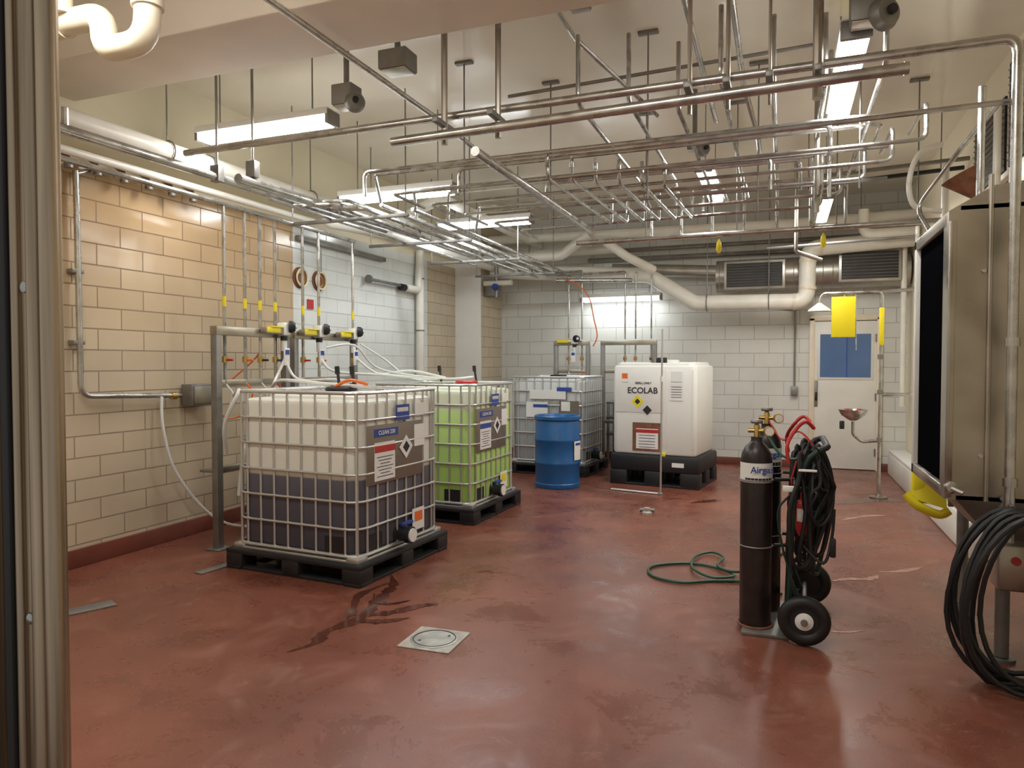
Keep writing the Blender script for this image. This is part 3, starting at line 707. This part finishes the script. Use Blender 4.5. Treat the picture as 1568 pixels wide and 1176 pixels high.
# ------------------------------------------------------------------ fluorescent fixtures
def fixture(i, c, length, axis, zc, mat='tube_em', wall=False, watts=18):
    nm = 'fluorescent_light' + ('' if i == 0 else '.%03d' % i)
    b = B(); L = length; W = .16
    def bx(cc, d, k, bv=0):
        if axis == 'X': b.box(cc, d, k, bv)
        else: b.box((cc[1], cc[0], cc[2]), (d[1], d[0], d[2]), k, bv)
    bx((0, 0, .045), (L + .06, W, .05), 'white', .008)
    bx((0, 0, -.01), (L, W * .8, .06), mat, .015)
    for s in (-1, 1):
        bx((s * (L / 2 + .02), 0, .01), (.03, W * .95, .10), 'dsteel', .008)
        if not wall:
            bx((s * (L / 2 - .15), 0, (.07 + ZC - zc) / 2), (.008, .008, ZC - zc - .07), 'dsteel')
    o = b.obj(nm, (c[0], c[1], zc))
    ld = bpy.data.lights.new('lamp', 'AREA'); ld.shape = 'RECTANGLE'; ld.energy = watts
    ld.size = L if axis == 'X' else W * .8; ld.size_y = W * .8 if axis == 'X' else L
    ld.color = (1, .985, .95) if mat == 'tube_em' else (.90, .97, 1)
    lo = bpy.data.objects.new('lamp', ld); COL.objects.link(lo); lo.parent = o; lo.location = (0, 0, -.045)
    return o
fixture(0, (-3.64, 4.36), 1.15, 'X', 3.20)
fixture(1, (-3.38, 5.85), 1.15, 'X', 3.02, 'tube_cool')
fixture(2, (-3.35, 7.85), 1.15, 'X', 3.12, 'tube_cool')
fixture(3, (-2.28, 10.50), 1.15, 'X', 2.42, 'tube_low', watts=6)
fixture(4, (.33, 4.75), 1.3, 'Y', 3.15)
fixture(5, (-.67, 7.05), 1.25, 'Y', 3.15, watts=26)
fixture(6, (.38, 8.4), 1.25, 'Y', 3.12, watts=26)
fixture(7, (-2.9, 2.1), 1.2, 'X', 3.35, watts=18)  # added overhead out of view to light the foreground floor
fixture(8, (-.6, 2.1), 1.2, 'X', 3.35, watts=18)  # second unseen fixture, added for the same foreground light

# ------------------------------------------------------------------ overhead piping
def hang(b, x, y, z0, r=.006, k='dsteel'):
    b.tube([(x, y, z0), (x, y, ZC)], r, k, 6)
def clevis(b, x, y, z, R, ax):
    b.torus((x, y, z), R + .008, .006, 'dsteel', axis=ax, seg=14, rs=5); hang(b, x, y, z + R)

b = B()
b.tube([(-4.38, .95, 3.02), (-4.38, 10.6, 3.12)], .074, 'pvc', 16)
b.tube([(-4.50, .95, 2.86), (-4.50, 6.1, 2.90)], .03, 'pvc', 12)
b.tube([(-4.40, 6.2, 3.0), (-4.40, 6.2, 2.9), (-4.15, 7.0, 2.9), (-4.15, 10.6, 2.9)], .055, 'pvc', 14, R=.08)
b.tube([(-4.25, 7.2, 3.05), (-3.6, 7.2, 3.3), (-3.6, 10.6, 3.3)], .06, 'pvc', 14, R=.12)
for y in (2.3, 4.15, 5.9, 7.6, 9.2): clevis(b, -4.38, y, 3.02 + (y - .95) * .0104, .076, (0, 1, 0)); b.tube([(-4.38, y + .4, 3.025 + (y - .55) * .0104), (-4.38, y + .44, 3.025 + (y - .55) * .0104)], .078, 'dsteel', 16)
b.obj('insulated_pipe')

b = B()
Y = 10.15
b.tube([(-4.2, Y, 2.86), (-1.80, Y, 2.70), (-1.16, Y, 2.29), (.27, Y, 2.27), (.28, Y, 2.96), (1.5, Y, 3.02)], .105, 'pvc', 18, R=.16)
for p in ((.12, 2.27), (.28, 2.44), (.28, 2.80), (.44, 2.97)): b.lathe([(.112, -.02), (.112, .02), (0, .02)], (p[0], Y, p[1]), 'pvcb', axis=(1, 0, .03) if p[1] not in (2.44, 2.80) else (0, 0, 1), seg=18)
b.tube([(-4.1, Y + .15, 3.12), (-2.3, Y + .15, 3.12), (-2.3, 9.6, 3.12), (-2.0, 9.6, 2.9), (-1.7, Y - .2, 2.75)], .06, 'pvc', 14, R=.1)
b.tube([(-4.2, Y - .1, 3.32), (.0, Y - .1, 3.28), (1.5, Y - .1, 3.3)], .065, 'pvc', 14)
b.tube([(-4.2, Y - .3, 3.0), (-3.0, Y - .3, 3.0), (-2.6, Y - .3, 3.28)], .07, 'pvc', 14, R=.2)
b.tube([(-3.1, Y - .2, 2.66), (-2.0, Y - .2, 2.62)], .03, 'steel', 10)
b.tube([(.9, 9.8, 3.35), (.9, 9.8, 3.05), (1.5, 9.8, 3.05)], .06, 'pvc', 12, R=.1)
b.tube([(1.42, 10.3, 3.0), (1.42, 10.3, .9)], .035, 'pvc', 12)
for x in (-3.6, -1.0, -.2, .9): hang(b, x, Y, 2.4 if -1.2 < x < .2 else 3.0, .007)
for x in (-1.0, -.2): b.torus((x, Y, 2.285), .110, .007, 'dsteel', axis=(1, 0, 0), seg=18, rs=5)
b.obj('insulated_pipe.001')

b = B()
b.tube([(-.9, 10.49, 2.68), (1.5, 10.49, 2.68)], .22, 'duct', 28)
for i in range(20): b.torus((-.85 + i * .12, 10.49, 2.68), .221, .004, 'duct', axis=(1, 0, 0), seg=28, rs=4)
for xc, zc, w, h in ((-.39, 2.66, .74, .34), (1.02, 2.72, .68, .36)):
    b.box((xc, 10.28, zc), (w + .05, .06, h + .05), 'duct', .008); b.box((xc, 10.245, zc), (w - .02, .02, h - .02), 'grille')
    for i in range(8): b.box((xc, 10.237, zc - h / 2 + .04 + i * (h - .08) / 7), (w - .02, .02, .006), 'dsteel', rot=(.5, 0, 0))
b.tube([(-2.4, 10.5, 2.85), (-.85, 10.5, 2.75)], .09, 'duct', 18)
for (za, zb2) in ((3.02, 3.0), (3.14, 3.16), (3.45, 3.4)): b.tube([(-2.8, 10.6, za), (1.5, 10.6, zb2)], .03, 'dsteel', 8)
b.obj('air_duct')

b = B()
b.tube([(-3.95, .95, 2.80), (-3.95, 6.6, 2.86)], .032, 'steel', 12)
b.tube([(-3.62, 4.05, 2.76), (-3.62, 6.7, 2.80)], .036, 'steel', 12)
b.tube([(-3.80, 4.3, 2.84), (-3.80, 10.3, 2.84)], .02, 'steel', 10)
for i in range(6):
    x = -3.45 + i * .085; z = 2.74 + (.05 if i % 2 else 0)
    y0 = 4.9 + .12 * i; y1 = 10.1
    xe = (-2.94, -2.74, -2.11, -1.96, -1.74, -3.0)[i]
    b.tube([(x - .35, y0, z + .02), (x, y0, z), (x, y1 - .08 * i, z), (xe, y1 - .08 * i, z), (xe, 10.02, z)] if i < 3 else [(x, y0, z), (x, 9.98, z)], .0165, 'steel', 9, R=.05)
for xe in (-2.94, -2.74, -2.11, -1.96, -1.74): b.tube([(xe, 10.02, 2.74), (xe, 10.02, 1.80)], .012, 'steel', 8)
b.tube([(-4.12, 2.8, 2.70), (-4.12, 6.27, 2.70)], .02, 'steel', 9)
for y in (4.44, 4.67, 4.85, 5.04, 5.42, 5.66, 6.23):
    b.tube([(-4.12, y, 2.70), (-4.12, y, 1.745)], .0135, 'steel', 8)
    b.cyl((-4.12, y, 1.90), (-4.12, y, 1.98), .0150, 'yellow', 8)
for y in (5.3, 6.6, 8.0, 9.4):
    b.box((-3.55, y, 2.70), (1.2, .03, .03), 'dsteel', .003)
    hang(b, -4.13, y, 2.7); hang(b, -2.98, y, 2.7)
for x in (-3.95, -3.62): b.box((x, 4.2, 2.86), (.08, .06, .12), 'dsteel', .004); hang(b, x, 4.2, 2.9, .01)
b.tube([(-3.72, 4.5, 2.72), (-3.72, 8.4, 2.72)], .015, 'steel', 8)
b.tube([(-3.95, 3.0, 2.80), (-3.95, 3.0, 2.95)], .02, 'steel', 8)
b.obj('stainless_pipe_rack')

b = B()
b.tube([(-3.95, 3.9, 2.93), (.985, 3.9, 2.94), (.985, 3.9, .62)], .023, 'steel', 12, R=.07)
b.tube([(-2.18, 3.72, 2.76), (.50, 3.72, 2.80)], .028, 'steel', 12)
b.lathe([(.03, 0), (.03, .02), (0, .02)], (.50, 3.72, 2.8), 'steel', axis=(1, 0, 0), seg=12)
b.tube([(-.9, 3.98, 2.66), (1.2, 3.98, 2.68)], .014, 'steel', 8)
for z in (1.55, .9): b.lathe([(.032, -.02), (.032, .02), (0, .02)], (.985, 3.9, z), 'steel', seg=12)
for x, r in ((-1.88, .02), (-1.54, .018), (-.47, .012), (-.28, .012), (-.08, .008), (.14, .024)):
    b.tube([(x, 3.81, 2.74), (x, 3.81, ZC)], r, 'steel2', 8); b.box((x, 3.81, 2.85), (.035, .26, .03), 'dsteel', .004)
    b.box((x, 3.81, ZC - .012), (.16, .1, .02), 'dsteel', .004)
b.obj('overhead_pipe')

b = B()
b.tube([(-1.6, 3.62, 2.62), (-1.6, 6.12, 2.62)], .027, 'steel', 12)
b.tube([(-1.86, 6.6, 2.6), (1.3, 6.6, 2.6)], .024, 'steel', 12)
for i in range(9):
    y = 4.55 + i * .22; z = 2.86 + .04 * (i % 3); xa = -2.9 + .28 * i; xb = (.45, .25, .55, -.1, .3, 0.1, -.3, .2, -.5)[i]
    b.tube([(-3.3 + .05 * i, y + .6, z - .1), (-3.3 + .05 * i + .3, y, z), (xb, y, z), (xb, y, z - .22)] if i % 2 else [(xa, y, z - .18), (xa, y, z), (xb, y, z), (xb, y + .5, z)], .0135, 'steel', 8, R=.05)
for i in range(5):
    y = 4.7 + i * .42; b.tube([(-2.75 + .1 * i, y + .5, 2.72), (-2.75 + .1 * i, y, 2.72), (.75 - .12 * i, y, 2.74), (.75 - .12 * i, y, 2.95), (.75 - .12 * i, y + .6, 2.95)], .0125, 'steel', 8, R=.05)
for i in range(7):
    x = -1.15 + i * .27; z = 2.98 + .03 * (i % 2); y0 = 4.1 + .15 * (i % 3)
    b.tube([(x, y0, z + .4), (x, y0, z), (x, 6.1 + .07 * i, z), (x, 6.6, z - .14), (x, 6.6, 2.6)], .014, 'steel', 8, R=.07)
for i in range(6):
    x = -1.5 + i * .14
    b.tube([(x, 4.6 + .1 * i, 2.86), (x, 4.6 + .1 * i, 2.70), (x + .05, 6.3, 2.70), (x + .05, 6.3, 2.95)], .0125, 'steel', 8, R=.05)
    b.lathe([(.02, -.02), (.02, .02), (0, .02)], (x, 4.6 + .1 * i, 2.8), 'steel', seg=10)
b.tube([(.22, 5.2, 2.85), (.22, 5.2, 2.62), (.22, 6.6, 2.62)], .015, 'steel', 8, R=.05)
b.tube([(-2.36, .95, 3.22), (-2.36, 4.7, 3.22), (-2.3, 6.4, 3.1)], .019, 'steel', 10)
b.tube([(-.53, 3.66, 3.45), (-.53, 6.0, 3.4)], .018, 'steel', 10)
b.tube([(-.28, 3.66, 3.42), (-.28, 5.2, 3.38), (-.2, 5.7, 3.15), (-.2, 6.2, 3.15)], .018, 'steel', 10, R=.08)
b.tube([(-1.25, 3.66, 3.5), (-1.25, 4.4, 3.5), (-.9, 5.4, 3.3)], .015, 'steel', 8, R=.08)
b.tube([(-1.9, 4.9, 3.4), (.2, 4.9, 3.45)], .013, 'dsteel', 8)
b.tube([(.2, 5.4, 3.6), (.2, 5.4, 2.5)], .02, 'steel2', 8); b.tube([(.28, 5.4, 3.6), (.28, 5.4, 2.6)], .014, 'steel', 8)
for (x, y) in ((-2.3, 5.0), (-1.8, 5.6), (-.9, 5.0), (-.2, 5.8), (.45, 5.2), (-1.2, 6.6), (-.4, 6.6), (.4, 6.6), (1.0, 6.6)):
    hang(b, x, y, 2.6, .006); b.box((x, y, ZC - .01), (.14, .05, .02), 'dsteel', .003)
for (x0, x1, y) in ((-2.7, .6, 5.05), (-2.2, .7, 5.95)): b.box(((x0 + x1) / 2, y, 2.82), (x1 - x0, .03, .03), 'dsteel', .003)
for x, y in ((-.55, 6.58), (.30, 6.58)): b.lathe([(.012, 0), (.024, .03), (.02, .09), (0, .13)], (x, y, 2.43), 'yellow', seg=12)
b.obj('product_pipe_rack')

b = B()
b.tube([(-.2, 8.9, 2.8), (1.4, 8.9, 2.85)], .016, 'dsteel', 8)
b.tube([(.2, 7.3, 3.2), (1.5, 7.3, 3.25)], .02, 'dsteel', 8); b.tube([(.2, 7.5, 3.16), (1.5, 7.5, 3.22)], .02, 'rubber', 8)
b.tube([(.1, 7.9, 3.5), (.1, 7.9, 2.6), (.35, 7.9, 2.5)], .02, 'steel2', 8, R=.05)
b.tube([(1.02, 4.7, 3.0), (1.02, 4.7, 2.25)], .02, 'steel', 10)
b.tube([(1.1, 4.7, 2.9), (1.1, 5.6, 2.9), (.9, 6.0, 2.6), (.95, 5.6, 2.3)], .016, 'steel', 10, R=.1)
b.tube(smooth_path([(1.1, 6.2, 3.1), (.95, 6.2, 3.05), (.88, 6.2, 2.85), (.92, 6.2, 2.65), (1.1, 6.2, 2.6)], 6), .02, 'pvc', 8)
b.tube([(1.4, 6.0, 3.3), (1.4, 6.0, .6)], .025, 'pvc', 10); b.tube([(1.3, 7.2, 3.2), (1.3, 7.2, .34)], .03, 'pvc', 10)
for x in (.2, 1.3): hang(b, x, 7.4, 3.2)
b.obj('electrical_conduit')

def jbox(name, c, d, disc=None):
    b = B(); b.box((0, 0, 0), d, 'dsteel', .008); b.box((0, 0, -d[2] / 2 - .004), (d[0] * .9, d[1] * .9, .008), 'steel2', .003)
    b.cyl((0, 0, d[2] / 2), (0, 0, ZC - c[2]), .02, 'dsteel', 10)
    if disc: b.lathe([(disc, 0), (disc, .02), (disc * .8, .05), (0, .06)], (d[0] * .5, -.02, -.06), 'dsteel', axis=(.6, -.8, 0), seg=22); b.lathe([(disc * .3, .06), (disc * .3, .08), (0, .08)], (d[0] * .5, -.02, -.06), 'black', axis=(.6, -.8, 0), seg=14)
    b.obj(name, c)
jbox('junction_box', (-2.33, 4.05, 3.38), (.2, .16, .12)); jbox('junction_box.001', (-2.85, 4.25, 3.3), (.16, .14, .14), .07)
jbox('junction_box.002', (.36, 3.98, 3.22), (.14, .12, .16), .08); jbox('junction_box.003', (-1.1, 3.95, 3.5), (.12, .1, .08)); jbox('junction_box.004', (-.72, 6.2, 3.3), (.12, .1, .1), .06)

b = B()
b.tube([(-3.9, 2.55, 3.15), (-3.08, 2.55, 3.13), (-3.08, 2.55, 2.96), (-2.80, 2.55, 2.96), (-2.80, 2.55, 3.75)], .06, 'pvcb', 18, R=.12)
b.tube([(-3.3, 2.5, 3.15), (-3.3, 2.5, 3.75)], .05, 'pvcb', 16)
for p, ax in (((-3.38, 2.55, 3.137), (1, 0, 0)), ((-2.80, 2.55, 3.15), (0, 0, 1)), ((-3.6, 2.55, 3.142), (1, 0, 0))): b.lathe([(.072, -.035), (.072, .035), (0, .035)], p, 'pvcb', axis=ax, seg=20)
b.obj('drain_trap_pipe')

b = B()
x = -4.64
b.tube([(x, 3.60, 2.80), (x, 3.61, 1.22), (x, 4.50, 1.19)], .02, 'steel', 10, R=.09)
b.tube([(x, 3.60, 2.78), (x, 3.75, 2.84), (x, 3.9, 2.84)], .018, 'steel', 10, R=.05)
for z in (2.1, 1.6): b.box((x - .02, 3.60, z), (.06, .09, .03), 'dsteel', .004)
b.box((x + .02, 4.66, 1.19), (.12, .24, .18), 'dsteel', .01); b.box((x + .085, 4.66, 1.19), (.01, .2, .14), 'steel2', .004)
b.lathe([(.03, 0), (.03, .05), (0, .05)], (x, 4.40, 1.19), 'brass', axis=(0, 1, 0), seg=12)
b.tube(smooth_path([(x + .03, 4.28, 1.19), (x + .05, 4.27, .95), (x + .07, 4.36, .6), (x + .12, 4.6, .25), (x + .2, 4.8, .08), (x + .45, 4.9, .05)], 7), .012, 'tube', 8)
b.tube(smooth_path([(x + .05, 4.8, 1.22), (x + .1, 4.95, 1.3), (-4.3, 5.0, 1.5), (-4.15, 4.9, 1.6)], 6), .007, 'orange', 7)
b.tube(smooth_path([(x + .08, 4.75, 1.12), (x + .1, 4.9, .98), (x + .2, 5.0, 1.0), (-4.15, 5.0, 1.1)], 6), .007, 'orange', 7)
for i in range(6): b.tube([(x - .04, 3.5 + i * .22, 2.93), (x + .04, 3.5 + i * .22, 2.88), (x + .06, 3.5 + i * .22, 2.8)], .02, ('rust', 'dsteel')[i % 2], 8, R=.02); b.lathe([(.03, 0), (.03, .03), (0, .03)], (x + .06, 3.5 + i * .22, 2.79), 'dsteel', seg=10)
b.obj('steam_supply_pipe')
b = B()
for y in (6.13, 6.45):
    b.lathe([(.11, 0), (.11, .012), (.09, .02), (.09, .012), (.05, .012), (.05, .03), (0, .03)], (-4.7, y, 2.34), 'rust', axis=(1, 0, 0), seg=24)
    b.lathe([(.085, 0), (.085, .005), (0, .005)], (-4.68, y, 2.34), 'brass', axis=(1, 0, 0), seg=24)
    b.torus((-4.66, y, 2.34), .09, .010, 'pvcb', axis=(1, 0, 0)); b.tube([(-4.66, y, 2.43), (-4.66, y, 2.7)], .006, 'dsteel', 6)
b.box((-4.69, 6.3, 2.08), (.01, .1, .1), 'red')
b.obj('valve_wheels')
b = B()
xw = -4.63
b.tube([(xw, 7.35, 2.46), (xw, 8.1, 2.46)], .02, 'dsteel', 8); b.lathe([(.05, 0), (.05, .03), (0, .03)], (xw, 7.33, 2.46), 'dsteel', axis=(0, 1, 0), seg=14); b.lathe([(.045, -.06), (.045, .06), (0, .06)], (xw, 8.15, 2.44), 'black', axis=(0, 1, 0), seg=14)
b.tube([(-4.62, 8.2, 2.44), (-4.62, 8.55, 2.44), (-4.62, 8.6, 2.9)], .05, 'pvc', 14, R=.06); b.tube([(-4.62, 8.6, 2.98), (-4.62, 8.6, .1)], .055, 'pvc', 14)
for z in (2.6, 1.9, 1.1): b.lathe([(.06, -.01), (.06, .01), (0, .01)], (-4.62, 8.6, z), 'dsteel', seg=14)
b.box((-4.66, 6.9, 2.74), (.05, 1.7, .05), 'dsteel', .004)
b.obj('insulated_riser_pipe')
b = B()
b.tube([(.14, 10.72, 2.2), (.14, 10.72, 1.12)], .013, 'dsteel', 8); b.box((.14, 10.70, 1.07), (.09, .07, .13), 'dsteel', .01)
b.tube([(-.25, 10.72, 2.25), (.14, 10.72, 2.2)], .01, 'dsteel', 8)
b.obj('switch_conduit')
b = B(); b.tube(smooth_path([(-3.05, 9.95, 2.68), (-2.8, 9.9, 2.6), (-2.62, 9.95, 2.4), (-2.55, 9.96, 2.1), (-2.50, 9.96, 1.85), (-2.56, 9.96, 1.7)], 7), .009, 'orange', 7); b.obj('air_hose')
b = B()
b.box((-4.15, 10.05, 2.6), (.2, .16, .26), 'dsteel', .01); b.tube([(-4.05, 9.95, 2.9), (-4.05, 9.95, 2.45)], .03, 'dsteel', 8); b.lathe([(.05, 0), (.05, .05), (0, .05)], (-4.05, 9.93, 2.6), 'lblue', axis=(0, -1, 0), seg=14)
b.tube([(-4.25, 9.95, 2.66), (-3.8, 9.95, 2.66)], .04, 'pvc', 10)
b.obj('control_valve')

# ------------------------------------------------------------------ world & camera
w = bpy.data.worlds.new('world'); SC.world = w; w.use_nodes = True
w.node_tree.nodes['Background'].inputs[0].default_value = (1, .97, .92, 1); w.node_tree.nodes['Background'].inputs[1].default_value = .4
cd = bpy.data.cameras.new('camera'); cd.sensor_width = 36; cd.lens = 36 * 1090 / 1568; cd.clip_start = .02
co = bpy.data.objects.new('camera', cd); COL.objects.link(co)
co.location = (0, 0, 1.45); co.rotation_euler = (math.radians(90 - 1.63), 0, math.radians(20.9))
SC.camera = co
